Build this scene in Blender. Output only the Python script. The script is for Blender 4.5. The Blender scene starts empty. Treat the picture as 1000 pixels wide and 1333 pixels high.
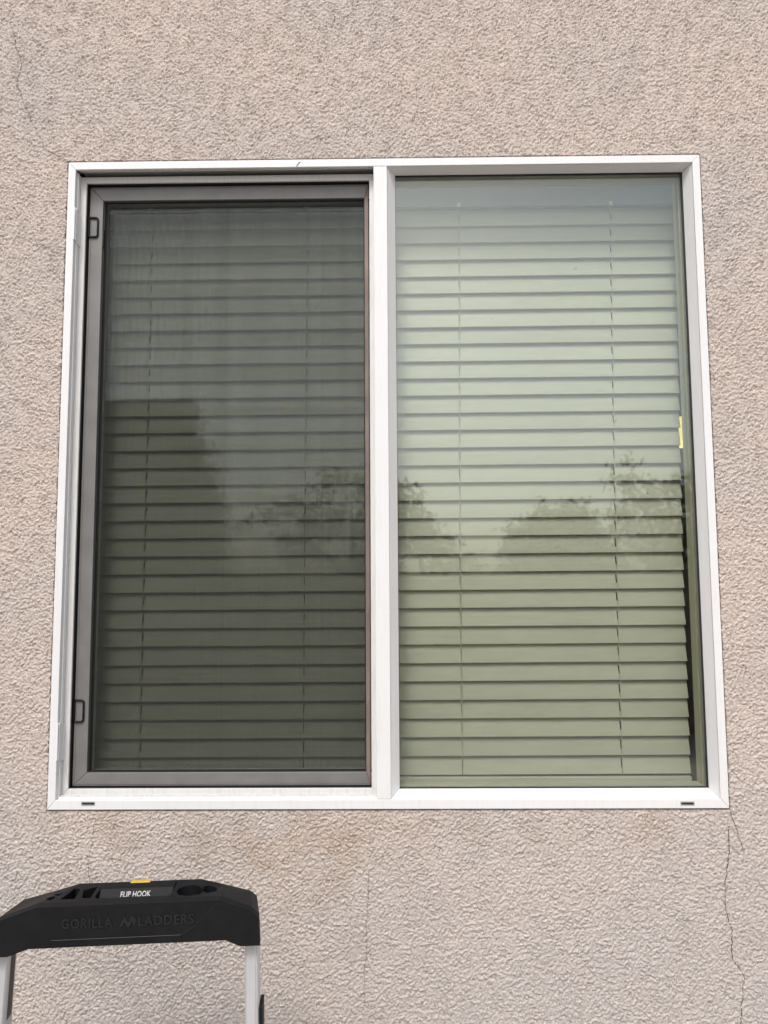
import bpy, bmesh, math, random
import numpy as np
from mathutils import Vector, Matrix

random.seed(7)
scene = bpy.context.scene
COL = scene.collection
R = math.radians

# ------------------------------------------------------------------ camera
CZ = 1.859                                   # height of the window centre
cam_d = bpy.data.cameras.new('camera')
cam = bpy.data.objects.new('camera', cam_d); COL.objects.link(cam)
cam_d.sensor_fit = 'VERTICAL'; cam_d.sensor_height = 36.0; cam_d.lens = 27.0
cam_d.clip_start = 0.02; cam_d.clip_end = 2000
rot = (Matrix.Rotation(R(0.672), 4, 'Z') @ Matrix.Rotation(R(5.279), 4, 'X') @ Matrix.Rotation(R(0.336), 4, 'Y')
       @ Matrix(((1, 0, 0, 0), (0, 0, -1, 0), (0, 1, 0, 0), (0, 0, 0, 1))))
cam.matrix_world = Matrix.Translation((0.0193, -1.7718, CZ - 0.2590)) @ rot
scene.camera = cam

# ------------------------------------------------------------------ sky and sun (bright overcast)
SUN_ELEV, SUN_AZ = R(54), R(-12)             # azimuth from straight out of the wall (-Y), minus = to the left
world = bpy.data.worlds.new('World'); scene.world = world
world.use_nodes = True
wn = world.node_tree.nodes; wl = world.node_tree.links
wn.clear()
sky = wn.new('ShaderNodeTexSky'); sky.sky_type = 'NISHITA'; sky.sun_disc = False
sky.sun_elevation = SUN_ELEV
sky.air_density = 1.0; sky.dust_density = 4.0; sky.ozone_density = 1.0
hsv = wn.new('ShaderNodeHueSaturation'); hsv.inputs['Saturation'].default_value = 0.45
bg = wn.new('ShaderNodeBackground'); bg.inputs['Strength'].default_value = 0.15
wo = wn.new('ShaderNodeOutputWorld')
wl.new(sky.outputs[0], hsv.inputs['Color']); wl.new(hsv.outputs[0], bg.inputs['Color']); wl.new(bg.outputs[0], wo.inputs['Surface'])

sun_dir = Vector((math.sin(SUN_AZ) * math.cos(SUN_ELEV), -math.cos(SUN_AZ) * math.cos(SUN_ELEV), math.sin(SUN_ELEV)))
sky.sun_rotation = math.atan2(sun_dir.x, sun_dir.y)
sl = bpy.data.lights.new('sun', 'SUN'); sl.energy = 1.5; sl.angle = R(16); sl.color = (1.0, 0.96, 0.915)
so = bpy.data.objects.new('sun', sl); COL.objects.link(so)
so.rotation_euler = sun_dir.to_track_quat('Z', 'Y').to_euler()

vs = scene.view_settings
vs.view_transform = 'Standard'; vs.look = 'None'; vs.gamma = 1.0; vs.use_curve_mapping = False
vs.exposure = 0.25
scene.cycles.use_denoising = True
scene.cycles.denoiser = 'OPENIMAGEDENOISE'; scene.cycles.denoising_input_passes = 'RGB_ALBEDO_NORMAL'; scene.cycles.denoising_prefilter = 'ACCURATE'
scene.cycles.max_bounces = 10; scene.cycles.diffuse_bounces = 4; scene.cycles.glossy_bounces = 4
scene.cycles.transparent_max_bounces = 32
scene.cycles.caustics_reflective = False; scene.cycles.caustics_refractive = False

# ------------------------------------------------------------------ helpers
def nt(name):
    m = bpy.data.materials.new(name); m.use_nodes = True
    t = m.node_tree
    return m, t, t.nodes['Principled BSDF']

def node(t, kind, **kw):
    n = t.nodes.new(kind)
    for k, v in kw.items():
        if k in n.inputs: n.inputs[k].default_value = v
        else: setattr(n, k, v)
    return n

def noise(t, scale, detail=4, rough=0.55, vec=None):
    n = node(t, 'ShaderNodeTexNoise'); n.inputs['Scale'].default_value = scale
    n.inputs['Detail'].default_value = detail; n.inputs['Roughness'].default_value = rough
    if vec is not None: t.links.new(vec, n.inputs['Vector'])
    return n

def ramp(t, fac, stops):
    r = node(t, 'ShaderNodeValToRGB'); e = r.color_ramp.elements
    while len(e) < len(stops): e.new(0.5)
    for el, (p, c) in zip(e, stops):
        el.position = p; el.color = (*c, 1) if len(c) == 3 else c
    t.links.new(fac, r.inputs['Fac'])
    return r

def coords(t, scale=(1, 1, 1), world_space=True):
    g = node(t, 'ShaderNodeNewGeometry') if world_space else node(t, 'ShaderNodeTexCoord')
    mp = node(t, 'ShaderNodeMapping'); mp.inputs['Scale'].default_value = scale
    t.links.new(g.outputs['Position' if world_space else 'Object'], mp.inputs['Vector'])
    return mp.outputs[0]

def bump(t, bs, h, strength, dist):
    b = node(t, 'ShaderNodeBump'); b.inputs['Strength'].default_value = strength; b.inputs['Distance'].default_value = dist
    t.links.new(h, b.inputs['Height']); t.links.new(b.outputs[0], bs.inputs['Normal'])
    return b

def simple(name, col, rough=0.5, metal=0.0, var=0.12, scale=30, bmp=0.0, bscale=600, spec=0.5, stretch=(1, 1, 1)):
    m, t, bs = nt(name)
    v = coords(t, stretch)
    n = noise(t, scale, 5, 0.6, v)
    lo = tuple(c * (1 - var) for c in col); hi = tuple(min(1, c * (1 + var)) for c in col)
    r = ramp(t, n.outputs['Fac'], [(0.3, lo), (0.7, hi)])
    t.links.new(r.outputs[0], bs.inputs['Base Color'])
    rr = node(t, 'ShaderNodeMapRange'); rr.inputs['To Min'].default_value = rough * 0.85; rr.inputs['To Max'].default_value = min(1, rough * 1.2)
    t.links.new(n.outputs['Fac'], rr.inputs['Value']); t.links.new(rr.outputs[0], bs.inputs['Roughness'])
    bs.inputs['Metallic'].default_value = metal
    bs.inputs['Specular IOR Level'].default_value = spec
    if bmp:
        n2 = noise(t, bscale, 3, 0.5, v); bump(t, bs, n2.outputs['Fac'], bmp, 0.001)
    return m

def mesh_obj(name, verts, faces, mat, parent=None, smooth=False, mats=None):
    me = bpy.data.meshes.new(name)
    if parent is not None:
        ox, oy, oz = parent_origin(parent)
        verts = [(v[0] - ox, v[1] - oy, v[2] - oz) for v in verts]
    me.from_pydata([tuple(v) for v in verts], [], faces); me.update()
    if mat: me.materials.append(mat)
    if smooth:
        for p in me.polygons: p.use_smooth = True
    o = bpy.data.objects.new(name, me); COL.objects.link(o)
    if parent is not None: o.parent = parent
    return o

def parent_origin(p):
    l = Vector((0, 0, 0))
    while p is not None:
        l += Vector(p.location); p = p.parent
    return l

def recalc(o):
    bm = bmesh.new(); bm.from_mesh(o.data); bmesh.ops.recalc_face_normals(bm, faces=bm.faces); bm.to_mesh(o.data); bm.free()
    return o

def bevel(o, w, seg=2, angle=30):
    bm = bmesh.new(); bm.from_mesh(o.data)
    bmesh.ops.recalc_face_normals(bm, faces=bm.faces)
    ed = [e for e in bm.edges if len(e.link_faces) == 2 and e.calc_face_angle(0) > R(angle)]
    bmesh.ops.bevel(bm, geom=ed, offset=w, segments=seg, profile=0.5, affect='EDGES', clamp_overlap=True)
    bm.to_mesh(o.data); bm.free()
    return o

BF = [(0, 1, 2, 3), (7, 6, 5, 4), (0, 4, 5, 1), (1, 5, 6, 2), (2, 6, 7, 3), (3, 7, 4, 0)]
def box(name, x0, x1, y0, y1, z0, z1, mat, parent=None, bev=0.0):
    v = [(x0, y0, z0), (x1, y0, z0), (x1, y0, z1), (x0, y0, z1), (x0, y1, z0), (x1, y1, z0), (x1, y1, z1), (x0, y1, z1)]
    o = mesh_obj(name, v, BF, mat, parent)
    if bev: bevel(o, bev)
    else: recalc(o)
    return o

def miter_ring(name, outer, inner, yo, yi, yback, mat, parent, gap=0.0003, bev=0.0006, sides='LRTB', labels=None):
    """four mitred members; outer/inner = (x0,x1,z0,z1); front face slopes from yo (outer edge) to yi (inner edge)"""
    X0, X1, Z0, Z1 = outer; x0, x1, z0, z1 = inner
    g = gap
    segs = {'B': ((X0 + g, Z0), (X1 - g, Z0), (x1 - g, z0), (x0 + g, z0)),
            'T': ((X1 - g, Z1), (X0 + g, Z1), (x0 + g, z1), (x1 - g, z1)),
            'L': ((X0, Z1 - g), (X0, Z0 + g), (x0, z0 + g), (x0, z1 - g)),
            'R': ((X1, Z0 + g), (X1, Z1 - g), (x1, z1 - g), (x1, z0 + g))}
    out = []
    for s in sides:
        a, b, c, d = segs[s]
        v = [(a[0], yo, a[1]), (b[0], yo, b[1]), (c[0], yi, c[1]), (d[0], yi, d[1])]
        v += [(p[0], yback, p[1]) for p in (a, b, c, d)]
        o = mesh_obj(name, v, BF, mat, parent)
        bevel(o, bev, 2) if bev else recalc(o)
        out.append(o)
    return out

def empty(name, loc, label, cat, group=None):
    e = bpy.data.objects.new(name, None); COL.objects.link(e); e.location = loc; e.empty_display_size = 0.1
    e['label'] = label; e['category'] = cat
    if group: e['group'] = group
    return e

def tag(o, label=None, cat=None, group=None, kind=None):
    if label: o['label'] = label
    if cat: o['category'] = cat
    if group: o['group'] = group
    if kind: o['kind'] = kind
    return o

def tube_geo(path, radii, n=8, closed=False):
    """tube round a polyline: verts, faces"""
    vs_, fs = [], []
    P = [Vector(p) for p in path]; N = len(P)
    up0 = Vector((0.13, 0.27, 0.95)).normalized()
    for i in range(N):
        a = P[(i - 1) % N] if (closed or i > 0) else P[i]
        b = P[(i + 1) % N] if (closed or i < N - 1) else P[i]
        d = (b - a).normalized()
        s = d.cross(up0)
        if s.length < 1e-4: s = d.cross(Vector((1, 0, 0)))
        s.normalize(); u = s.cross(d).normalized()
        r = radii[i] if hasattr(radii, '__len__') else radii
        for k in range(n):
            t = 2 * math.pi * k / n
            vs_.append(P[i] + (s * math.cos(t) + u * math.sin(t)) * r)
    M = N if closed else N - 1
    for i in range(M):
        for k in range(n):
            fs.append((i * n + k, i * n + (k + 1) % n, ((i + 1) % N) * n + (k + 1) % n, ((i + 1) % N) * n + k))
    if not closed:
        fs.append(tuple(range(n - 1, -1, -1))); fs.append(tuple((N - 1) * n + k for k in range(n)))
    return vs_, fs

def tube(name, path, radii, mat, parent=None, n=8, closed=False):
    v, f = tube_geo(path, radii, n, closed)
    return recalc(mesh_obj(name, v, f, mat, parent, smooth=True))

def text_mesh(name, body, size, depth, mat, parent, matrix, align='CENTER', bold=0.0, spacing=1.0, shear=0.0):
    cu = bpy.data.curves.new(name, 'FONT'); cu.body = body; cu.size = size; cu.extrude = depth
    cu.align_x = align; cu.align_y = 'CENTER'; cu.offset = bold; cu.space_character = spacing; cu.shear = shear
    cu.resolution_u = 3
    o = bpy.data.objects.new(name, cu); COL.objects.link(o)
    bpy.context.view_layer.update()
    me = bpy.data.meshes.new_from_object(o.evaluated_get(bpy.context.evaluated_depsgraph_get()))
    bpy.data.objects.remove(o)
    me.name = name; me.transform(matrix); me.materials.clear(); me.materials.append(mat)
    ob = bpy.data.objects.new(name, me); COL.objects.link(ob)
    if parent is not None: ob.parent = parent
    return ob

# ------------------------------------------------------------------ materials
def stucco_material(name, far=False):
    m, t, bs = nt(name)
    v = coords(t)
    big = noise(t, 2.2, 4, 0.55, v)
    mid = noise(t, 19, 4, 0.65, v)
    fine = noise(t, 360, 3, 0.65, v)
    base = ramp(t, big.outputs['Fac'], [(0.30, (0.615, 0.525, 0.470)), (0.72, (0.650, 0.552, 0.490))])
    mott = ramp(t, mid.outputs['Fac'], [(0.25, (0.94, 0.945, 0.955)), (0.75, (1.04, 1.03, 1.015))])
    spk = ramp(t, fine.outputs['Fac'], [(0.28, (0.78, 0.77, 0.76)), (0.50, (1.0, 1.0, 1.0)), (0.72, (1.18, 1.19, 1.20))])
    m1 = node(t, 'ShaderNodeMixRGB', blend_type='MULTIPLY'); m1.inputs[0].default_value = 1
    t.links.new(base.outputs[0], m1.inputs[1]); t.links.new(mott.outputs[0], m1.inputs[2])
    m2 = node(t, 'ShaderNodeMixRGB', blend_type='MULTIPLY'); m2.inputs[0].default_value = 1
    t.links.new(m1.outputs[0], m2.inputs[1]); t.links.new(spk.outputs[0], m2.inputs[2])
    st = node(t, 'ShaderNodeAttribute'); st.attribute_name = 'stain'
    m3 = node(t, 'ShaderNodeMixRGB', blend_type='MULTIPLY')
    t.links.new(st.outputs['Fac'], m3.inputs[0]); t.links.new(m2.outputs[0], m3.inputs[1])
    m3.inputs[2].default_value = (0.80, 0.68, 0.56, 1)
    gy = node(t, 'ShaderNodeAttribute'); gy.attribute_name = 'greying'
    m4 = node(t, 'ShaderNodeMixRGB', blend_type='MULTIPLY')
    t.links.new(gy.outputs['Fac'], m4.inputs[0]); t.links.new(m3.outputs[0], m4.inputs[1])
    m4.inputs[2].default_value = (0.88, 0.945, 1.0, 1)
    t.links.new(m4.outputs[0], bs.inputs['Base Color'])
    bs.inputs['Roughness'].default_value = 0.72
    bs.inputs['Specular IOR Level'].default_value = 0.35
    if far:
        n = noise(t, 75, 3, 0.6, v); bump(t, bs, n.outputs['Fac'], 1.0, 0.006)
    else:
        n = noise(t, 340, 4, 0.65, v); bump(t, bs, n.outputs['Fac'], 0.9, 0.0022)
    return m

M = {}
M['stucco'] = stucco_material('stucco')
M['stucco_far'] = stucco_material('stucco_far', True)
M['crack'] = simple('crack', (0.055, 0.045, 0.040), 0.9, var=0.3, scale=90)
def vinyl_material(name, col, grime):
    m, t, bs = nt(name)
    v = coords(t); vst = coords(t, (9, 9, 0.8))
    big = noise(t, 5, 4, 0.6, v); streak = noise(t, 16, 5, 0.7, vst); speck = noise(t, 190, 3, 0.6, v); patch = noise(t, 11, 3, 0.5, v)
    base = ramp(t, big.outputs['Fac'], [(0.3, tuple(c * k for c, k in zip(col, (0.97, 0.965, 0.95)))), (0.7, col)])
    st = ramp(t, streak.outputs['Fac'], [(0.30, (1 - grime, 1 - grime * 1.08, 1 - grime * 1.25)), (0.52, (1, 1, 1))])
    sp = ramp(t, speck.outputs['Fac'], [(0.665, (1, 1, 1)), (0.74, (0.55, 0.52, 0.48))])
    pm = ramp(t, patch.outputs['Fac'], [(0.48, (0, 0, 0)), (0.62, (grime * 3,) * 3)])
    m1 = node(t, 'ShaderNodeMixRGB', blend_type='MULTIPLY'); m1.inputs[0].default_value = 1
    t.links.new(base.outputs[0], m1.inputs[1]); t.links.new(st.outputs[0], m1.inputs[2])
    m2 = node(t, 'ShaderNodeMixRGB', blend_type='MULTIPLY'); t.links.new(pm.outputs[0], m2.inputs[0])
    t.links.new(m1.outputs[0], m2.inputs[1]); t.links.new(sp.outputs[0], m2.inputs[2])
    t.links.new(m2.outputs[0], bs.inputs['Base Color'])
    rr = node(t, 'ShaderNodeMapRange'); rr.inputs['To Min'].default_value = 0.32; rr.inputs['To Max'].default_value = 0.55
    t.links.new(streak.outputs['Fac'], rr.inputs['Value']); t.links.new(rr.outputs[0], bs.inputs['Roughness'])
    n2 = noise(t, 70, 2, 0.5, v); bump(t, bs, n2.outputs['Fac'], 0.06, 0.001)
    return m
M['vinyl'] = vinyl_material('white_vinyl', (0.785, 0.785, 0.795), 0.05)
M['vinyl_dirty'] = vinyl_material('weathered_vinyl', (0.735, 0.73, 0.72), 0.13)
M['gasket'] = simple('black_gasket', (0.012, 0.013, 0.013), 0.6)
M['screen_frame'] = simple('screen_frame', (0.200, 0.194, 0.190), 0.5, metal=0.15, var=0.10, scale=18, bmp=0.08, bscale=700)
M['screen_frame_moire'] = simple('screen_frame_moire', (0.22, 0.165, 0.14), 0.5, var=0.3, scale=16, stretch=(1, 1, 0.6))  # brown tint imitates the moire colour seen on the narrow right rail
M['screen_mesh'] = simple('screen_mesh', (0.021, 0.022, 0.021), 0.7, var=0.2, scale=12, spec=0.2)
M['black_plastic'] = simple('black_plastic', (0.0055, 0.0055, 0.0070), 0.55, var=0.4, scale=45, bmp=0.25, bscale=1500, spec=0.28)
M['black_gloss'] = simple('black_gloss', (0.0045, 0.0045, 0.006), 0.4, var=0.2, spec=0.3)
m, t, bs = nt('slat_paint')
v = coords(t, (1, 6, 14)); v2 = coords(t)
n1 = noise(t, 8, 5, 0.6, v); n2 = noise(t, 70, 2, 0.5, v2); n3 = noise(t, 4, 2, 0.5, v2)
base = ramp(t, n1.outputs['Fac'], [(0.3, (0.600, 0.588, 0.512)), (0.7, (0.662, 0.646, 0.566))])
oi = node(t, 'ShaderNodeObjectInfo')
rv = ramp(t, oi.outputs['Random'], [(0.0, (0.93, 0.93, 0.93)), (1.0, (1.04, 1.04, 1.04))])
sp = ramp(t, n2.outputs['Fac'], [(0.745, (1, 1, 1)), (0.80, (0.45, 0.43, 0.38))])
du = ramp(t, n3.outputs['Fac'], [(0.3, (0.95, 0.95, 0.94)), (0.65, (1, 1, 1))])
cur = base.outputs[0]
for x_ in (rv, sp, du):
    mm = node(t, 'ShaderNodeMixRGB', blend_type='MULTIPLY'); mm.inputs[0].default_value = 1
    t.links.new(cur, mm.inputs[1]); t.links.new(x_.outputs[0], mm.inputs[2]); cur = mm.outputs[0]
t.links.new(cur, bs.inputs['Base Color']); bs.inputs['Roughness'].default_value = 0.5
M['slat'] = m
M['valance'] = simple('valance_shaded', (0.27, 0.30, 0.345), 0.5, var=0.05, scale=8, stretch=(1, 6, 14))  # shade under the head and bluish sky tint put into the base colour
M['inner_vinyl'] = simple('inner_vinyl', (0.56, 0.54, 0.43), 0.45, var=0.05)
M['cord'] = simple('cord', (0.62, 0.60, 0.54), 0.9, var=0.1)
M['spacer'] = simple('spacer_metal', (0.42, 0.42, 0.40), 0.4, metal=0.6)
M['alu'] = simple('brushed_aluminium', (0.60, 0.605, 0.62), 0.45, metal=0.4, var=0.06, scale=60, bmp=0.06, bscale=300, stretch=(1, 1, 0.05))
M['yellow'] = simple('yellow_plastic', (0.62, 0.44, 0.06), 0.45, var=0.06)
M['print_white'] = simple('white_print', (0.45, 0.45, 0.45), 0.6, var=0.08, scale=400)
M['lettering'] = simple('raised_lettering', (0.015, 0.015, 0.018), 0.4, var=0.2, spec=0.35)
M['label_brown'] = simple('label_brown', (0.050, 0.036, 0.032), 0.55, var=0.25)
M['label_print'] = simple('label_print', (0.16, 0.14, 0.13), 0.6)
M['weep'] = simple('weep_grey', (0.33, 0.35, 0.34), 0.5)
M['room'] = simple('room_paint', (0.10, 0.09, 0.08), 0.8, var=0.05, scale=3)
M['concrete'] = simple('concrete', (0.40, 0.375, 0.345), 0.9, var=0.25, scale=1.3, bmp=0.4, bscale=120)
M['block'] = simple('block_wall', (0.20, 0.18, 0.155), 0.9, var=0.2, scale=6, bmp=0.4, bscale=80)
M['house_paint'] = simple('house_paint', (0.17, 0.155, 0.14), 0.85, var=0.08, scale=2)
M['roof_tile'] = simple('roof_tile', (0.12, 0.08, 0.06), 0.8, var=0.3, scale=9)
M['bark'] = simple('bark', (0.09, 0.065, 0.05), 0.9, var=0.35, scale=25, bmp=0.6, bscale=60)
M['leaf_a'] = simple('leaf_dark', (0.095, 0.125, 0.065), 0.6, var=0.5, scale=3)
M['leaf_b'] = simple('leaf_mid', (0.13, 0.155, 0.095), 0.6, var=0.5, scale=3)
M['rubber'] = simple('rubber', (0.02, 0.02, 0.02), 0.8)

def glass_material(name, tint):
    m = bpy.data.materials.new(name); m.use_nodes = True
    t = m.node_tree; t.nodes.clear()
    g = node(t, 'ShaderNodeNewGeometry')
    dot = node(t, 'ShaderNodeVectorMath', operation='DOT_PRODUCT')
    t.links.new(g.outputs['Incoming'], dot.inputs[0]); t.links.new(g.outputs['Normal'], dot.inputs[1])
    ab = node(t, 'ShaderNodeMath', operation='ABSOLUTE'); t.links.new(dot.outputs['Value'], ab.inputs[0])
    om = node(t, 'ShaderNodeMath', operation='SUBTRACT'); om.inputs[0].default_value = 1; t.links.new(ab.outputs[0], om.inputs[1])
    pw = node(t, 'ShaderNodeMath', operation='POWER'); t.links.new(om.outputs[0], pw.inputs[0]); pw.inputs[1].default_value = 5
    sc = node(t, 'ShaderNodeMath', operation='MULTIPLY_ADD'); t.links.new(pw.outputs[0], sc.inputs[0])
    sc.inputs[1].default_value = 0.96; sc.inputs[2].default_value = 0.058       # Schlick reflectance of one glass surface
    tr = node(t, 'ShaderNodeBsdfTransparent'); tr.inputs['Color'].default_value = (*tint, 1)
    gl = node(t, 'ShaderNodeBsdfGlossy'); gl.inputs['Roughness'].default_value = 0.022; gl.inputs['Color'].default_value = (0.95, 0.99, 0.98, 1)
    v = coords(t)
    n = noise(t, 2.5, 1, 0.5, v)                                                   # slight waviness of the sheet
    b = node(t, 'ShaderNodeBump'); b.inputs['Strength'].default_value = 0.1; b.inputs['Distance'].default_value = 0.0012
    t.links.new(n.outputs['Fac'], b.inputs['Height']); t.links.new(b.outputs[0], gl.inputs['Normal'])
    mx = node(t, 'ShaderNodeMixShader'); t.links.new(sc.outputs[0], mx.inputs[0])
    t.links.new(tr.outputs[0], mx.inputs[1]); t.links.new(gl.outputs[0], mx.inputs[2])
    out = node(t, 'ShaderNodeOutputMaterial'); t.links.new(mx.outputs[0], out.inputs['Surface'])
    return m
M['glass'] = glass_material('window_glass', (0.947, 0.9565, 0.937))

m, t, bs = nt('lit_shade')
n = noise(t, 40, 3, 0.5, coords(t))
r = ramp(t, n.outputs['Fac'], [(0.3, (0.95, 0.72, 0.25)), (0.7, (1.0, 0.86, 0.36))])
t.links.new(r.outputs[0], bs.inputs['Emission Color']); t.links.new(r.outputs[0], bs.inputs['Base Color'])
bs.inputs['Emission Strength'].default_value = 1.0
M['lit_shade'] = m

# ------------------------------------------------------------------ ground
gs = 300
ground = mesh_obj('ground', [(-gs, -gs, 0), (gs, -gs, 0), (gs, gs, 0), (-gs, gs, 0)], [(0, 1, 2, 3)], M['concrete'])
tag(ground, 'pale concrete yard below the window', kind='structure')

# ------------------------------------------------------------------ stucco wall: real relief on a fine grid
STEP = 0.0019
XA, XB, ZA, ZB = -1.15, 1.15, 0.52, 3.18
nx = int(round((XB - XA) / STEP)) + 1; nz = int(round((ZB - ZA) / STEP)) + 1
xs = np.linspace(XA, XB, nx); zs = np.linspace(ZA, ZB, nz)
rng = np.random.default_rng(11)
fx = np.fft.rfftfreq(nx, STEP)[None, :]; fz = np.fft.fftfreq(nz, STEP)[:, None]
def field(wave, sig, ax=1.0, az=1.0, skew=0.0):
    """random relief whose features are about `wave` metres across"""
    k = np.sqrt((fx * ax + skew * fz) ** 2 + (fz * az) ** 2) + 1e-9
    F = np.exp(-(np.log(k * wave) / sig) ** 2)
    f = np.fft.irfft2(np.fft.rfft2(rng.standard_normal((nz, nx))) * F, s=(nz, nx))
    return f / f.std()
g1 = field(0.0120, 0.36, 0.95, 1.08, 0.08)
g2 = field(0.0043, 0.25)
g3 = field(0.0070, 0.32)
g5 = field(0.023, 0.40)
amp = 0.95 + 0.17 * np.clip(field(0.055, 0.4), -1.5, 1.5)
pit = np.clip(-field(0.0072, 0.35) - 0.9, 0, 1.2)       # small pits between the grains
crease = np.exp(-(g1 / 0.22) ** 2)                      # narrow creases between the trowelled lumps
H = amp * (0.00075 * np.tanh(2.6 * g1) + 0.00075 * np.tanh(2.2 * g3) + 0.00045 * np.tanh(g5) - 0.0014 * pit - 0.0008 * crease) + 0.00045 * g2
H *= 1.16; H -= H.mean()
X, Z = np.meshgrid(xs, zs)
edge = np.clip(np.minimum(np.minimum(X - XA, XB - X), np.minimum(Z - ZA, ZB - Z)) / 0.05, 0, 1)
H *= edge
# opening: snap the nearest grid lines to it, slightly ragged
HX, HZ = 0.7650, 0.7650
iL, iR = int(np.argmin(abs(xs + HX))), int(np.argmin(abs(xs - HX)))
jB, jT = int(np.argmin(abs(zs - (CZ - HZ)))), int(np.argmin(abs(zs - (CZ + HZ))))
X[:, iL] = -HX; X[:, iR] = HX; Z[jB, :] = CZ - HZ; Z[jT, :] = CZ + HZ
rag = lambda n_: np.convolve(rng.standard_normal(n_ + 8), np.ones(3) / 1.8, 'same')[4:-4] * 0.0007
sl_ = slice(jB, jT + 1)
X[sl_, iL] -= rag(jT - jB + 1) * 1.5; X[sl_, iR] += rag(jT - jB + 1) * 1.1
sl2 = slice(iL, iR + 1)
Z[jB, sl2] -= np.clip(rag(iR - iL + 1), -0.0012, 0.003) * 0.7; Z[jT, sl2] += 0.0006 + np.abs(rag(iR - iL + 1)) * 1.6
# the top coat is dragged a little over the frame along the head
H[jT:jT + 2, sl2] += 0.0006
def hsample(x, z):
    i = int(np.clip(round((x - XA) / STEP), 0, nx - 1)); j = int(np.clip(round((z - ZA) / STEP), 0, nz - 1))
    return H[max(0, j - 1):j + 2, max(0, i - 1):i + 2].max()
# stains and greying with shapes of their own
w1 = field(0.16, 0.5); w2 = field(0.05, 0.5); w3 = field(0.6, 0.5)
def blob(x, z, sx, sz):
    return np.exp(-(((X - x) / sx) ** 2 + ((Z - CZ - z) / sz) ** 2))
stain = (0.95 * blob(-0.17, -0.86, 0.17, 0.09) + 0.6 * blob(-0.42, -0.82, 0.16, 0.05) + 0.55 * blob(0.585, -0.80, 0.05, 0.05)
         + 0.5 * blob(0.20, -0.80, 0.25, 0.04) + 0.45 * blob(-0.68, -0.80, 0.05, 0.03) + 0.35 * blob(-0.70, -0.95, 0.05, 0.14))
stain = np.clip(0.50 * stain * (0.85 + 0.30 * w1 + 0.15 * w2) + 0.05 * w1, 0, 1)
low = np.clip((CZ - 0.45 - Z) / 0.60, 0, 1)
grey = np.clip(0.22 + 0.75 * low + 0.16 * w3 + 0.06 * w1 + 0.45 * blob(-0.86, 0.90, 0.05, 0.13), 0, 1)

keep = np.ones((nz - 1, nx - 1), bool); keep[jB:jT, iL:iR] = False
idx = np.arange(nx * nz).reshape(nz, nx)
q = np.stack([idx[:-1, :-1], idx[:-1, 1:], idx[1:, 1:], idx[1:, :-1]], -1)[keep]
# skirt going back into the wall round the opening
loop = [idx[jB, i] for i in range(iL, iR)] + [idx[j, iR] for j in range(jB, jT)] + \
       [idx[jT, i] for i in range(iR, iL, -1)] + [idx[j, iL] for j in range(jT, jB, -1)]
loop = np.array(loop)
V = np.stack([X.ravel(), -H.ravel(), Z.ravel()], 1)
SK = V[loop].copy(); SK[:, 1] = 0.060
n0 = len(V); V = np.vstack([V, SK])
ln = len(loop); a = np.arange(ln); b = (a + 1) % ln
q2 = np.stack([loop[b], loop[a], n0 + a, n0 + b], -1)
Q = np.vstack([q, q2])
att_s = np.concatenate([stain.ravel(), np.zeros(ln)]); att_g = np.concatenate([grey.ravel(), np.zeros(ln)])
used = np.zeros(len(V), bool); used[Q.ravel()] = True
remap = np.cumsum(used) - 1
V = V[used]; att_s = att_s[used]; att_g = att_g[used]; Q = remap[Q]
# surrounding wall, plain sheets
x0, x1, z0, z1 = -6.0, 6.0, 0.0, 5.6
nb = len(V)
B = np.array([(x0, 0, z0), (x1, 0, z0), (x1, 0, ZA), (x0, 0, ZA),
              (x0, 0, ZB), (x1, 0, ZB), (x1, 0, z1), (x0, 0, z1),
              (x0, 0, ZA), (XA, 0, ZA), (XA, 0, ZB), (x0, 0, ZB),
              (XB, 0, ZA), (x1, 0, ZA), (x1, 0, ZB), (XB, 0, ZB)], float)
V = np.vstack([V, B]); Q = np.vstack([Q, nb + np.arange(16).reshape(4, 4)])
att_s = np.concatenate([att_s, np.zeros(16)]); att_g = np.concatenate([att_g, np.full(16, 0.3)])
me = bpy.data.meshes.new('house_wall')
me.vertices.add(len(V)); me.vertices.foreach_set('co', V.ravel().astype(np.float32))
me.loops.add(Q.size); me.loops.foreach_set('vertex_index', Q.ravel().astype(np.int32))
me.polygons.add(len(Q)); me.polygons.foreach_set('loop_start', (np.arange(len(Q)) * 4).astype(np.int32))
mi = np.zeros(len(Q), np.int32); mi[-4:] = 1
me.materials.append(M['stucco']); me.materials.append(M['stucco_far'])
me.polygons.foreach_set('material_index', mi)
sm = np.ones(len(Q), bool); sm[len(q):] = False
me.polygons.foreach_set('use_smooth', sm)
for nm, arr in (('stain', att_s), ('greying', att_g)):
    at_ = me.attributes.new(nm, 'FLOAT', 'POINT'); at_.data.foreach_set('value', arr.astype(np.float32))
me.update(); me.validate()
wall = bpy.data.objects.new('house_wall', me); COL.objects.link(wall)
tag(wall, 'pinkish beige rough stucco house wall surrounding the white window', 'wall', kind='thing')

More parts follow.
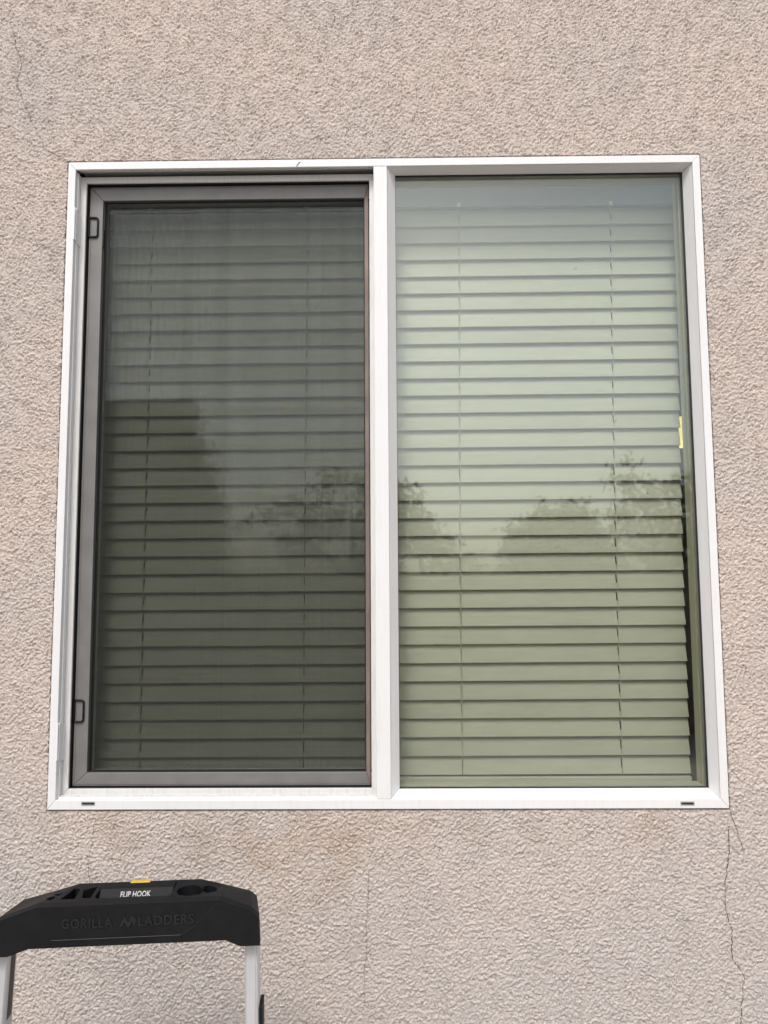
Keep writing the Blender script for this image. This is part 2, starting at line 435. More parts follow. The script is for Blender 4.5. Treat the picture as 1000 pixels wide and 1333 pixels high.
# hairline cracks in the stucco
def crack(name, pts, wmax, label):
    P = []
    for (ax, az), (bx, bz) in zip(pts[:-1], pts[1:]):
        L = math.hypot(bx - ax, bz - az); n_ = max(2, int(L / 0.003))
        for k in range(n_):
            f = k / n_; P.append((ax + (bx - ax) * f, az + (bz - az) * f))
    P.append(pts[-1])
    jx = 0; vv, ff = [], []
    for k, (x, z) in enumerate(P):
        jx = 0.85 * jx + random.gauss(0, 0.0007); jz = random.gauss(0, 0.0004)
        f = k / (len(P) - 1)
        w = wmax * (0.35 + 0.65 * abs(math.sin(f * 9 + random.random()))) * min(1, (1 - f) * 8 + 0.25) * random.uniform(0.6, 1.1) / 2
        a_ = P[max(0, k - 1)]; b_ = P[min(len(P) - 1, k + 1)]
        dx, dz = b_[0] - a_[0], b_[1] - a_[1]; L = math.hypot(dx, dz) or 1
        nxx, nzz = -dz / L, dx / L
        cx_, cz_ = x + jx, CZ + z + jz
        y = -hsample(cx_, cz_) - 0.00015
        vv += [(cx_ + nxx * w, y, cz_ + nzz * w), (cx_, y + 0.0012, cz_), (cx_ - nxx * w, y, cz_ - nzz * w)]
        if k:
            o_ = 3 * k
            ff += [(o_ - 3, o_, o_ + 1, o_ - 2), (o_ - 2, o_ + 1, o_ + 2, o_ - 1)]
    o = mesh_obj(name, vv, ff, M['crack'], wall)
    o['label'] = label
    return o
crack('crack', [(0.7645, -0.768), (0.7756, -0.8004), (0.7872, -0.8416), (0.793, -0.8613)], 0.0013, 'short dark crack running down from the lower right window corner')
crack('crack', [(0.7600, -0.800), (0.7575, -0.8251), (0.7527, -0.8907), (0.7422, -0.9721), (0.755, -1.0206), (0.754, -1.0768), (0.7755, -1.1168), (0.7732, -1.1645), (0.764, -1.2167), (0.768, -1.33)], 0.0017, 'long dark crack wandering down the wall at lower right')
crack('crack', [(-0.762, 0.764), (-0.8196, 0.7964), (-0.8643, 0.8858), (-0.8975, 0.9619), (-0.888, 1.0158), (-0.9013, 1.0623), (-0.92, 1.13)], 0.0008, 'faint crack rising from the upper left window corner')
crack('crack', [(-0.040, -0.895), (-0.042, -0.96), (-0.0443, -1.0525), (-0.049, -1.11), (-0.0515, -1.1808)], 0.0006, 'faint vertical hairline under the middle of the window')
crack('crack', [(-0.655, -0.80), (-0.668, -0.87), (-0.662, -0.94)], 0.0004, 'faint hairline under the left end of the window')

# ------------------------------------------------------------------ room behind the window
def boxes_mesh(name, bl, mat):
    vv, ff = [], []
    for (x0, x1, y0, y1, z0, z1) in bl:
        o_ = len(vv)
        vv += [(x0, y0, z0), (x1, y0, z0), (x1, y0, z1), (x0, y0, z1), (x0, y1, z0), (x1, y1, z0), (x1, y1, z1), (x0, y1, z1)]
        ff += [tuple(i + o_ for i in f) for f in BF]
    return recalc(mesh_obj(name, vv, ff, mat))
rx0, rx1, ry, rzt = -2.2, 1.42, 3.6, 2.95
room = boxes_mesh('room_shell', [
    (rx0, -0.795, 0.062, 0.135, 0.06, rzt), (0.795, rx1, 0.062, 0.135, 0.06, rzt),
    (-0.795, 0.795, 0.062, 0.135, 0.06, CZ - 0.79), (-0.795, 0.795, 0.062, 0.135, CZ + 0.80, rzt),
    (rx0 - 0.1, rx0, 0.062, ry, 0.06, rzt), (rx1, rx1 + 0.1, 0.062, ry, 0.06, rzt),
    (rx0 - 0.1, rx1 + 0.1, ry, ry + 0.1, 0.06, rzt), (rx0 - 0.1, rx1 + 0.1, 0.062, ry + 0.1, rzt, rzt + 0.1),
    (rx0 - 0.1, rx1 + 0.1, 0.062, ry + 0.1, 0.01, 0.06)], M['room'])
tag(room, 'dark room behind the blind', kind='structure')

lamp = empty('wall_lamp', (rx1, 1.2, 2.18), 'small lit yellow lamp glimpsed through the gap at the right end of the blind', 'lamp')
v, f = [], []
for k in range(20):
    a_ = 2 * math.pi * k / 20
    for (r_, z_) in ((0.11, 2.135), (0.085, 2.232)):
        v.append((1.20 + r_ * math.cos(a_), 1.2 + r_ * math.sin(a_), z_))
f = [(2 * k, (2 * k + 2) % 40, (2 * k + 3) % 40, 2 * k + 1) for k in range(20)]
mesh_obj('lamp_shade', v, f, M['lit_shade'], lamp, smooth=True)
tube('lamp_arm', [(rx1, 1.2, 2.05), (1.30, 1.2, 2.04), (1.20, 1.2, 2.08), (1.20, 1.2, 2.16)], 0.008, M['black_gloss'], lamp)
box('wall_plate', rx1 - 0.015, rx1, 1.15, 1.25, 2.0, 2.1, M['black_gloss'], lamp, 0.003)

# ------------------------------------------------------------------ the window
win = empty('sliding_window', (0, 0, CZ - 0.762), 'white vinyl sliding window with a fixed right pane set in the stucco wall', 'window')
W = lambda z: CZ + z
def rect(x0, x1, z0, z1): return (x0, x1, CZ + z0, CZ + z1)
FR = 0.762
for o in miter_ring('frame_member', rect(-FR, FR, -FR, FR), rect(-0.744, 0.744, -0.741, 0.743), -0.0035, -0.0035, 0.085, M['vinyl'], win, gap=0.0002, bev=0.0012, sides='LRB'): pass
miter_ring('frame_member', rect(-FR, FR, -FR, FR), rect(-0.744, 0.744, -0.741, 0.743), -0.0035, -0.0035, 0.0030, M['vinyl'], win, gap=0.0002, bev=0.0010, sides='T')
box('head_channel', -0.7435, -0.0223, 0.0034, 0.085, W(0.7575), W(0.7618), M['vinyl_dirty'], win)
box('head_channel', -0.0219, 0.7435, 0.0034, 0.085, W(0.7435), W(0.7618), M['vinyl_dirty'], win)
box('mullion', -0.022, 0.0105, -0.0032, 0.049, W(-0.7405), W(0.7425), M['vinyl'], win, 0.0012)
box('mullion_fin', -0.0335, -0.0222, 0.0270, 0.0345, W(-0.7245), W(0.7250), M['vinyl_dirty'], win, 0.0008)
# recessed track legs round the left opening
miter_ring('track_leg', rect(-0.7438, -0.0224, -0.7408, 0.7405), rect(-0.729, -0.0223, -0.7244, 0.7252), 0.0275, 0.0275, 0.0340, M['vinyl_dirty'], win, sides='LTB', bev=0.0008)
miter_ring('track_gap_shade', rect(-0.7438, -0.0224, -0.7408, 0.7405), rect(-0.7286, -0.0223, -0.7240, 0.7256), 0.0343, 0.0343, 0.0850, M['gasket'], win, sides='LTB', bev=0)  # black ring added to paint the dark gap between legs and screen
box('track_ridge', -0.7438, -0.7415, 0.0100, 0.0140, W(-0.739), W(0.741), M['vinyl'], win)
box('track_ridge', -0.742, -0.0225, 0.0070, 0.0100, W(-0.7408), W(-0.7372), M['vinyl'], win)
box('track_ridge', -0.742, -0.0225, 0.0160, 0.0185, W(-0.7408), W(-0.7350), M['vinyl_dirty'], win)
box('track_ridge', -0.742, -0.0225, 0.0150, 0.0180, W(0.7480), W(0.7573), M['vinyl_dirty'], win)
for (za, zb) in ((0.566, 0.648), (-0.655, -0.571)):
    v = [(-0.7436, -0.0005, W(za)), (-0.7400, -0.0005, W(za + 0.002)), (-0.7392, 0.0268, W(za - 0.004)), (-0.7436, 0.0268, W(za - 0.004)),
         (-0.7436, -0.0005, W(zb)), (-0.7400, -0.0005, W(zb)), (-0.7392, 0.0268, W(zb - 0.006)), (-0.7436, 0.0268, W(zb - 0.006))]
    o = mesh_obj('keeper_plate', v, BF, M['vinyl'], win); bevel(o, 0.0006)
    box('keeper_lip', -0.7452, -0.7415, -0.0062, -0.0037, W(za + 0.001), W(zb), M['vinyl'], win, 0.0006)
# fixed side: sloping glazing beads, gasket, double glass, spacer, inner frame
fx0, fx1, fz0, fz1 = 0.0303, 0.7310, -0.7258, 0.7362
miter_ring('glazing_bead', rect(0.0107, 0.7438, -0.7408, 0.7428), rect(fx0, fx1, fz0, fz1), 0.0008, 0.0275, 0.0300, M['vinyl'], win, gap=0.0003, bev=0.0007)
miter_ring('gasket', rect(fx0 - 0.004, fx1 + 0.004, fz0 - 0.004, fz1 + 0.004), rect(fx0 + 0.0008, fx1 - 0.0035, fz0 + 0.0022, fz1 - 0.0035), 0.0302, 0.0302, 0.0325, M['gasket'], win, bev=0)
box('fixed_pane', 0.018, 0.741, 0.0330, 0.0360, W(-0.736), W(0.7405), M['glass'], win)
box('fixed_pane', 0.018, 0.741, 0.0480, 0.0510, W(-0.736), W(0.7405), M['glass'], win)
miter_ring('spacer', rect(0.019, 0.740, -0.735, 0.740), rect(fx0 - 0.003, fx1 - 0.001, fz0 + 0.0015, fz1 - 0.001), 0.0364, 0.0364, 0.0476, M['spacer'], win, bev=0)
miter_ring('inner_frame_member', rect(0.0107, 0.7438, -0.7408, 0.7428), rect(0.0285, 0.7262, -0.7246, 0.7345), 0.0514, 0.0514, 0.0848, M['inner_vinyl'], win, bev=0.0008)
# sliding sash behind the insect screen
sash = empty('sash', (-0.37, 0.052, W(-0.735)), '', ''); del sash['label'], sash['category']
sash.location = Vector((-0.37, 0.052, W(-0.735))) - Vector(win.location); sash.parent = win
miter_ring('sash_rail', rect(-0.7280, 0.005, -0.7235, 0.7248), rect(-0.6905, -0.028, -0.6920, 0.6900), 0.0600, 0.0600, 0.0848, M['vinyl'], sash, bev=0.0008)
miter_ring('sash_gasket', rect(-0.6945, -0.024, -0.696, 0.694), rect(-0.6875, -0.031, -0.689, 0.687), 0.0580, 0.0580, 0.0598, M['gasket'], sash, bev=0)
box('sash_pane', -0.702, -0.015, 0.0660, 0.0690, W(-0.70), W(0.70), M['glass'], sash)
box('sash_pane', -0.702, -0.015, 0.0790, 0.0820, W(-0.70), W(0.70), M['glass'], sash)
# weep slots in the sill member
for (xa, xb, z) in ((-0.6848, -0.6536, -0.7482), (0.6542, 0.6849, -0.7512)):
    o = miter_ring('weep_cover', (xa, xb, W(z - 0.0042), W(z + 0.0042)), (xa + 0.002, xb - 0.002, W(z - 0.0022), W(z + 0.0022)), -0.0042, -0.0042, -0.0036, M['weep'], win, gap=0, bev=0)
    box('weep_slot', xa + 0.002, xb - 0.002, -0.0040, -0.0036, W(z - 0.0022), W(z + 0.0022), M['gasket'], win)
tube('scratch', [(-0.2085, -0.0036, W(0.7435)), (-0.2050, -0.0038, W(0.7490)), (-0.2020, -0.0038, W(0.7530)), (-0.198, -0.0036, W(0.7555))], [0.0006, 0.0009, 0.0010, 0.0005], M['crack'], win, 6)

win['kind'] = 'thing'
# ------------------------------------------------------------------ insect screen
scr = empty('insect_screen', (-0.37, 0.036, W(-0.7238)), 'grey framed insect screen over the left half of the window', 'window screen')
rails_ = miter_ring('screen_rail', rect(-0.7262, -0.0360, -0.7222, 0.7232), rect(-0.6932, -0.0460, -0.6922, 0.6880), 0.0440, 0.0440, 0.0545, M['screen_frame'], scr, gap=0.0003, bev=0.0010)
rails_[1].data.materials.clear(); rails_[1].data.materials.append(M['screen_frame_moire']); rails_[1]['label'] = 'narrow brownish right rail of the screen'
miter_ring('spline', rect(-0.6930, -0.0462, -0.6920, 0.6878), rect(-0.6900, -0.0485, -0.6890, 0.6848), 0.0490, 0.0490, 0.0540, M['gasket'], scr, gap=0, bev=0)
miter_ring('screen_lip', rect(-0.7225, -0.0368, -0.7180, 0.7190), rect(-0.7210, -0.0376, -0.7164, 0.7176), 0.0430, 0.0430, 0.0441, M['screen_frame'], scr, gap=0, bev=0)
PITCH, WIRE = 0.00145, 0.00036
vv, ff = [], []
def wob(u):                                   # threads differ a little in thickness
    return 1 + 0.07 * math.sin(u * 510) * math.sin(u * 137 + 1) + 0.07 * math.sin(u * 1270) + random.uniform(-0.16, 0.16)
def wire(x0, x1, z0, z1, y0, y1):
    o_ = len(vv)
    vv.extend([(x0, y0, z0), (x1, y0, z0), (x1, y0, z1), (x0, y0, z1), (x0, y1, z0), (x1, y1, z0), (x1, y1, z1), (x0, y1, z1)])
    ff.extend([tuple(i + o_ for i in f) for f in BF])
mx0, mx1, mz0, mz1 = -0.6915, -0.0475, W(-0.6905), W(0.6863)
def slack_wire(x, w):                         # the weave is slack near the upper left corner, so its threads wander and bunch
    o_ = len(vv); N_ = 40
    for k in range(N_ + 1):
        z_ = mz0 + (mz1 - mz0) * k / N_; u = z_ - CZ
        win_ = math.exp(-((x + 0.60) / 0.11) ** 2) * (1 / (1 + math.exp(-(u - 0.05) * 9))) + 0.35 * math.exp(-((u - 0.60) / 0.09) ** 2)
        d_ = 0.00034 * win_ * math.sin(2 * math.pi * (x * 60 + 0.55 * math.sin(u * 7 + 1) + u * 3.2 + 0.25 * math.sin(u * 31)))
        for (dx_, y_) in ((0, 0.0515), (w, 0.0515), (w, 0.0517), (0, 0.0517)): vv.append((x + d_ + dx_, y_, z_))
        if k:
            a_ = o_ + 4 * (k - 1)
            ff.extend([(a_ + j, a_ + (j + 1) % 4, a_ + 4 + (j + 1) % 4, a_ + 4 + j) for j in range(4)])
x = mx0
while x < mx1:
    slack_wire(x, WIRE * wob(x)); x += PITCH
z = mz0
while z < mz1:
    wire(mx0, mx1, z, z + WIRE * wob(z * 1.3), 0.05172, 0.05192); z += PITCH
o = recalc(mesh_obj('mesh_weave', vv, ff, M['screen_mesh'], scr)); tag(o, 'fine dark insect mesh', kind='stuff')
for zc in (0.6190, -0.5515):
    x0, x1, hz = -0.7265, -0.7040, 0.0245
    pth = []
    for (cx_, cz_, a0) in ((x1 - 0.005, hz - 0.005, 0), (x0 + 0.004, hz - 0.003, 90), (x0 + 0.004, -hz + 0.003, 180), (x1 - 0.005, -hz + 0.005, 270)):
        for k in range(4):
            a_ = R(a0 + 30 * k); rr_ = 0.005 if cx_ > -0.715 else 0.003
            pth.append((cx_ + rr_ * math.cos(a_), 0.0410, W(zc) + cz_ + rr_ * math.sin(a_)))
    pt = tube('pull_tab', pth, 0.0021, M['black_gloss'], scr, 8, closed=True)
    box('tab_hinge', -0.7280, -0.7235, 0.0395, 0.0437, W(zc - 0.024), W(zc + 0.024), M['black_gloss'], pt, 0.0006)
box('spline_end', -0.6936, -0.6905, 0.0445, 0.0485, W(0.570), W(0.615), M['gasket'], scr)

# ------------------------------------------------------------------ blind
bl = empty('window_blind', (0.01, 0.12, W(-0.76)), 'closed pale horizontal slat blind hanging behind the whole window', 'blind')
S_W, S_T, TILT = 0.0500, 0.0026, R(76)
CORDS = (-0.596, -0.197, 0.190, 0.575)
BX0, BX1 = -0.716, 0.740
NSL = 32
ztop, zbot = 0.6490, -0.7180
def slat_mesh():
    xsx = [BX0]
    holes = []
    for c in CORDS:
        xsx += [c - 0.0014, c + 0.0014]; holes.append(len(xsx) - 2)
    xsx.append(BX1)
    us = [0.0, 0.0140, 0.0360, S_W]                     # across the slat, 0 = lower outer edge
    bow = lambda u: 0.0010 * (1 - ((u - S_W / 2) / (S_W / 2)) ** 2)
    us = [0.0, 0.007, 0.0145, 0.025, 0.0355, 0.043, S_W]
    hole_rows = (2, 3)
    nxx, nu = len(xsx), len(us)
    vv, ff = [], []
    for side in (0, 1):
        for x in xsx:
            for u in us:
                w = bow(u) + (0 if side == 0 else -S_T)
                vv.append((x, math.cos(TILT) * u - math.sin(TILT) * w, math.sin(TILT) * u + math.cos(TILT) * w))
    g = lambda s, i, j: s * nxx * nu + i * nu + j
    solid = lambda i, j: 0 <= i < nxx - 1 and 0 <= j < nu - 1 and not (i in holes and j in hole_rows)
    for i in range(nxx - 1):
        for j in range(nu - 1):
            if not solid(i, j): continue
            ff.append((g(0, i, j), g(0, i + 1, j), g(0, i + 1, j + 1), g(0, i, j + 1)))
            ff.append((g(1, i, j), g(1, i, j + 1), g(1, i + 1, j + 1), g(1, i + 1, j)))
            if not solid(i - 1, j): ff.append((g(0, i, j), g(0, i, j + 1), g(1, i, j + 1), g(1, i, j)))
            if not solid(i + 1, j): ff.append((g(0, i + 1, j), g(1, i + 1, j), g(1, i + 1, j + 1), g(0, i + 1, j + 1)))
            if not solid(i, j - 1): ff.append((g(0, i, j), g(1, i, j), g(1, i + 1, j), g(0, i + 1, j)))
            if not solid(i, j + 1): ff.append((g(0, i, j + 1), g(0, i + 1, j + 1), g(1, i + 1, j + 1), g(1, i, j + 1)))
    me = bpy.data.meshes.new('slat'); me.from_pydata(vv, [], ff); me.update(); me.materials.append(M['slat'])
    bm = bmesh.new(); bm.from_mesh(me); bmesh.ops.recalc_face_normals(bm, faces=bm.faces); bm.to_mesh(me); bm.free()
    return me
SM = slat_mesh()
bo = Vector(bl.location)
for i in range(NSL):
    f_ = i / (NSL - 1)
    z = ztop + (zbot - ztop) * f_ + random.uniform(-0.0006, 0.0006)
    o = bpy.data.objects.new('slat', SM); COL.objects.link(o); o.parent = bl
    xr_ = 0.7475 - 0.0385 * f_ + 0.018 * f_ * f_ + random.uniform(-0.0006, 0.0006); xl_ = -0.7150 + random.uniform(-0.0006, 0.0006)
    k_ = (xr_ - xl_) / (BX1 - BX0)
    o.scale = (k_, 1, 1)
    o.location = Vector((xl_ - BX0 * k_, 0.120, W(z))) - bo
    o.rotation_euler = (random.uniform(-0.012, 0.012), -0.0030 + random.uniform(-0.0006, 0.0006), random.uniform(-0.0008, 0.0008))
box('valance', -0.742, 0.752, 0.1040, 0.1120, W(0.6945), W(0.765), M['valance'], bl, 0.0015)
box('headrail', -0.735, 0.745, 0.1125, 0.160, W(0.712), W(0.762), M['slat'], bl, 0.001)
box('bottom_rail', BX0 - 0.004, BX1 - 0.012, 0.118, 0.134, W(-0.750), W(-0.7225), M['slat'], bl, 0.002)
for c in CORDS:
    pth = []
    for i in range(NSL + 1):
        f_ = i / (NSL - 1)
        z = ztop + (zbot - ztop) * f_
        pth.append((c + (c - BX0) / (BX1 - BX0) * (0.0075 - 0.0385 * f_ + 0.018 * f_ * f_) + random.uniform(-0.0005, 0.0005), 0.1180, W(z)))
    pth = [(pth[0][0], 0.1165, W(0.70))] + pth[:-1]
    tube('ladder_cord', pth, 0.00095, M['cord'], bl, 5)
    pb = [(p[0] + random.uniform(-0.001, 0.001), 0.1400, p[2]) for p in pth]
    tube('ladder_cord', pb, 0.00070, M['cord'], bl, 5)
    box('valance_clip', c - 0.003, c + 0.007, 0.1025, 0.1042, W(0.6925), W(0.702), M['cord'], bl, 0.0006)

# ------------------------------------------------------------------ step ladder in front of the wall
LX, LY, LZ = -0.433, -0.420, W(-0.8642)
lad = empty('step_ladder', (LX, LY, 0), 'folding step ladder with black top cap and silver rails standing before the wall', 'step ladder')
lad.rotation_euler = (0, 0, R(5.6))
def lv(p): return p                        # local coordinates of the ladder: x along the cap, y towards the wall, z up
front = [(0.155, 0.0660), (0.219, 0.0405), (0.219, -0.0110), (0.190, -0.0110), (0.164, 0.0)]
back = [(0.105, 0.0680), (0.150, 0.0590), (0.207, 0.0400)]
def lmesh(name, vv, ff, mat, parent=lad, bev=0, seg=2, smooth=False):
    me = bpy.data.meshes.new(name); me.from_pydata([tuple(p) for p in vv], [], ff); me.update(); me.materials.append(mat)
    o = bpy.data.objects.new(name, me); COL.objects.link(o); o.parent = parent
    if bev: bevel(o, bev, seg)
    else: recalc(o)
    if smooth:
        for p in o.data.polygons: p.use_smooth = True
    return o
def lbox(name, x0, x1, y0, y1, z0, z1, mat, parent=lad, bev=0):
    v = [(x0, y0, z0), (x1, y0, z0), (x1, y0, z1), (x0, y0, z1), (x0, y1, z0), (x1, y1, z0), (x1, y1, z1), (x0, y1, z1)]
    return lmesh(name, v, BF, mat, parent, bev)
# cap: loft between the front outline and the back outline
fo = [(0.105, 0.0660), (0.152, 0.0660), (0.206, 0.0460), (0.2185, 0.0340), (0.221, -0.0110), (0.188, -0.0110), (0.162, 0.0)]
ba = [(0.107, 0.0690), (0.150, 0.0580), (0.196, 0.0455), (0.208, 0.0360), (0.214, -0.0110), (0.186, -0.0110), (0.162, 0.0)]
ring = lambda pr: [(x, z) for x, z in pr] + [(-x - (0.008 if x > 0.18 else 0), z) for x, z in reversed(pr)]
F_, B_ = ring(fo), ring(ba)
DEP = 0.092
rows = [(0.0, F_), (0.010, [(x, z + (0.0035 if i in (0, 1, 12, 13) else 0.003 if i in (2, 3, 10, 11) else 0)) for i, (x, z) in enumerate(F_)]), (DEP, B_)]
vv, ff = [], []
for (y, pr) in rows: vv += [(x, y, LZ + z) for x, z in pr]
n_ = len(F_)
for r_ in range(len(rows) - 1):
    for k in range(n_):
        ff.append((r_ * n_ + k, r_ * n_ + (k + 1) % n_, (r_ + 1) * n_ + (k + 1) % n_, (r_ + 1) * n_ + k))
ff.append(tuple(range(n_))); ff.append(tuple((len(rows) - 1) * n_ + k for k in range(n_ - 1, -1, -1)))
cap = lmesh('top_cap', vv, ff, M['black_plastic'], lad)
# tool holes cut into the top of the cap
cutters = []
def cutter(poly, depth=0.040, z=LZ + 0.085):
    n = len(poly)
    v = [(x, y, z) for x, y in poly] + [(x, y, LZ + 0.066 - depth) for x, y in poly]
    f = [tuple(range(n)), tuple(range(2 * n - 1, n - 1, -1))] + [(k, (k + 1) % n, n + (k + 1) % n, n + k) for k in range(n)]
    o = lmesh('cut', v, f, M['black_plastic'], lad); cutters.append(o)
circ = lambda x, y, rx_, ry_, n=18: [(x + rx_ * math.cos(2 * math.pi * k / n), y + ry_ * math.sin(2 * math.pi * k / n)) for k in range(n)]
cutter(circ(-0.138, 0.030, 0.0070, 0.0085)); cutter(circ(-0.133, 0.058, 0.0080, 0.0090))
cutter([(-0.120, 0.022), (-0.096, 0.022), (-0.099, 0.066), (-0.110, 0.070)])
cutter([(-0.084, 0.024), (-0.070, 0.024), (-0.072, 0.074), (-0.092, 0.060)])
cutter(circ(0.095, 0.040, 0.022, 0.024, 24)); cutter(circ(0.128, 0.054, 0.013, 0.018, 20))
cutter([(-0.060, 0.020), (0.062, 0.020), (0.066, 0.030), (0.066, 0.083), (-0.064, 0.083), (-0.064, 0.030)], depth=0.014)
for c in cutters:
    md = cap.modifiers.new('b', 'BOOLEAN'); md.operation = 'DIFFERENCE'; md.object = c; md.solver = 'EXACT'
bpy.context.view_layer.update()
nm = bpy.data.meshes.new_from_object(cap.evaluated_get(bpy.context.evaluated_depsgraph_get()))
cap.modifiers.clear(); cap.data = nm
for c in cutters: bpy.data.objects.remove(c)
bm = bmesh.new(); bm.from_mesh(cap.data); bmesh.ops.remove_doubles(bm, verts=bm.verts, dist=0.0002)
ed = [e for e in bm.edges if len(e.link_faces) == 2 and e.calc_face_angle(0) > R(20)]
bmesh.ops.bevel(bm, geom=ed, offset=0.0028, segments=3, profile=0.5, affect='EDGES', clamp_overlap=True)
for f in bm.faces: f.smooth = False
bm.to_mesh(cap.data); bm.free()
# label bar with print, hook, raised panel outline, embossed lettering
zt = LZ + 0.066
prf = [(0.038, -0.0142), (0.041, -0.0120), (0.060, 0.0035), (0.063, 0.0042), (0.0825, 0.0042), (0.0825, -0.0142)]
vv = [(-0.0632 if k == 0 else 0.0640, y, zt + z) for k in (0, 1) for y, z in prf]
n_ = len(prf)
ff = [tuple(range(n_)), tuple(range(2 * n_ - 1, n_ - 1, -1))] + [(k, (k + 1) % n_, n_ + (k + 1) % n_, n_ + k) for k in range(n_)]
lb = lmesh('label_bar', vv, ff, M['black_plastic'], cap, 0.0012)
TA = math.atan2(0.0155, 0.019)
tm = Matrix.Translation((0.001, 0.0505, zt - 0.0040)) @ Matrix.Rotation(TA, 4, 'X') @ Matrix.Translation((0, 0, 0.0004))
t3 = text_mesh('print', 'FLIP HOOK', 0.0105, 0.0002, M['print_white'], cap, tm, bold=0.00018, spacing=1.02)
for (xa_, xb_) in ((0.006, 0.013), (0.0145, 0.0245)):
    qv = [tm @ Vector((x_, y_, 0)) for x_, y_ in ((xa_, -0.0080), (xb_, -0.0080), (xb_, -0.0068), (xa_, -0.0068))]
    lmesh('small_print', qv, [(0, 1, 2, 3)], M['label_print'], cap)
lmesh('hook', [(-0.0175, 0.084, zt + 0.0055), (0.0175, 0.084, zt + 0.0055), (0.0175, 0.098, zt + 0.004), (-0.0175, 0.098, zt + 0.004),
               (-0.0175, 0.084, zt - 0.006), (0.0175, 0.084, zt - 0.006), (0.0175, 0.098, zt - 0.02), (-0.0175, 0.098, zt - 0.02)], BF, M['yellow'], lad, 0.0015)
fm = Matrix(((1, 0, 0, 0), (0, 0, 1, 0), (0, 1, 0, 0), (0, 0, 0, 1)))
def ftext(s, x, z, size, sp):
    mt = Matrix.Translation((x, -0.0004, LZ + z)) @ Matrix.Rotation(R(90), 4, 'X')
    return text_mesh('embossed_lettering', s, size, 0.0012, M['lettering'], cap, mt, bold=0.0003, spacing=sp)
t1 = ftext('GORILLA', -0.064, 0.0385, 0.0225, 1.15); t2 = ftext('LADDERS', 0.066, 0.0385, 0.0225, 1.12)
def fit(o, axis_w, lo, hi, axis_h, lo2, hi2):
    co = [v.co for v in o.data.vertices]
    a0, a1 = min(c[axis_w] for c in co), max(c[axis_w] for c in co); b0, b1 = min(c[axis_h] for c in co), max(c[axis_h] for c in co)
    for c in co:
        c[axis_w] = lo + (c[axis_w] - a0) / (a1 - a0) * (hi - lo); c[axis_h] = lo2 + (c[axis_h] - b0) / (b1 - b0) * (hi2 - lo2)
fit(t1, 0, -0.109, -0.026, 2, LZ + 0.0300, LZ + 0.0460)
fit(t2, 0, 0.017, 0.109, 2, LZ + 0.0300, LZ + 0.0460)
fit(t3, 0, -0.026, 0.026, 2, zt - 0.0075, zt + 0.0008)
def prism(name, poly, y0, y1, mat, parent):
    n = len(poly)
    v = [(x, y0, LZ + z) for x, z in poly] + [(x, y1, LZ + z) for x, z in poly]
    f = [tuple(range(n)), tuple(range(2 * n - 1, n - 1, -1))] + [(k, (k + 1) % n, n + (k + 1) % n, n + k) for k in range(n)]
    return lmesh(name, v, f, mat, parent)
prism('emblem', [(-0.015, 0.030), (-0.006, 0.047), (0.000, 0.036), (0.006, 0.048), (0.0135, 0.040), (0.010, 0.029), (0.006, 0.038), (0.000, 0.027), (-0.007, 0.039), (-0.010, 0.030)], -0.0012, 0.001, M['lettering'], cap)
po = [(-0.1250, 0.0120), (0.0870, 0.0120), (0.1080, 0.0240), (0.1480, 0.0610)]
for (a_, b_) in zip(po[:-1], po[1:]):
    tube_v, tube_f = tube_geo([(a_[0], -0.0001, LZ + a_[1]), (b_[0], -0.0001, LZ + b_[1])], 0.0006, 6)
    lmesh('panel_line', tube_v, tube_f, M['lettering'], cap)
# rails, slightly leaning towards the camera and splaying
TL, SP = 0.058, 0.020
def rail_pts(s, x, y, z):
    d = LZ - 0.002 - z
    return (s * (x + SP * d + (0.008 if s < 0 else 0)), y - TL * d, z)
def rail(s):
    zt_, zb_ = LZ - 0.004, 0.03
    out = []
    prof = [(0.1925, 0.0245), (0.1955, 0.020), (0.2105, 0.020), (0.2165, 0.029), (0.2165, 0.060), (0.2145, 0.060), (0.2145, 0.0225), (0.1945, 0.0225), (0.1945, 0.060), (0.1925, 0.060)]
    v = [rail_pts(s, x, y, zt_) for x, y in prof] + [rail_pts(s, x, y, zb_) for x, y in prof]
    n = len(prof)
    f = [tuple(range(n)), tuple(range(2 * n - 1, n - 1, -1))] + [(k, (k + 1) % n, n + (k + 1) % n, n + k) for k in range(n)]
    o = lmesh('rail', v, f, M['alu'], lad, 0.0016)
    fv = [rail_pts(s, x, y, z) for z in (0.0, 0.06) for x, y in ((0.188, 0.014), (0.221, 0.014), (0.221, 0.066), (0.188, 0.066))]
    lmesh('foot', fv, [(0, 1, 2, 3), (7, 6, 5, 4), (0, 4, 5, 1), (1, 5, 6, 2), (2, 6, 7, 3), (3, 7, 4, 0)], M['rubber'], lad, 0.003)
    return o
rl = rail(-1); rr = rail(1)
# warning label on the inner face of the left rail
za, zb = LZ - 0.010, LZ - 0.125
lbv = []
for z in (za, zb):
    for (x, y) in ((0.1922, 0.034), (0.1922, 0.054)):
        lbv.append(rail_pts(-1, x, y, z))
lmesh('rail_label', [lbv[0], lbv[1], lbv[3], lbv[2]], [(0, 1, 2, 3)], M['label_brown'], rl)
for k in range(22):
    z = za - 0.006 - k * 0.005
    L0, L1 = 0.037, 0.037 + random.uniform(0.008, 0.0145)
    p = [rail_pts(-1, 0.1919, y, z + dz) for (y, dz) in ((L0, 0), (L1, 0), (L1, -0.0022), (L0, -0.0022))]
    lmesh('label_text_line', p, [(0, 1, 2, 3)], M['label_print'], rl)
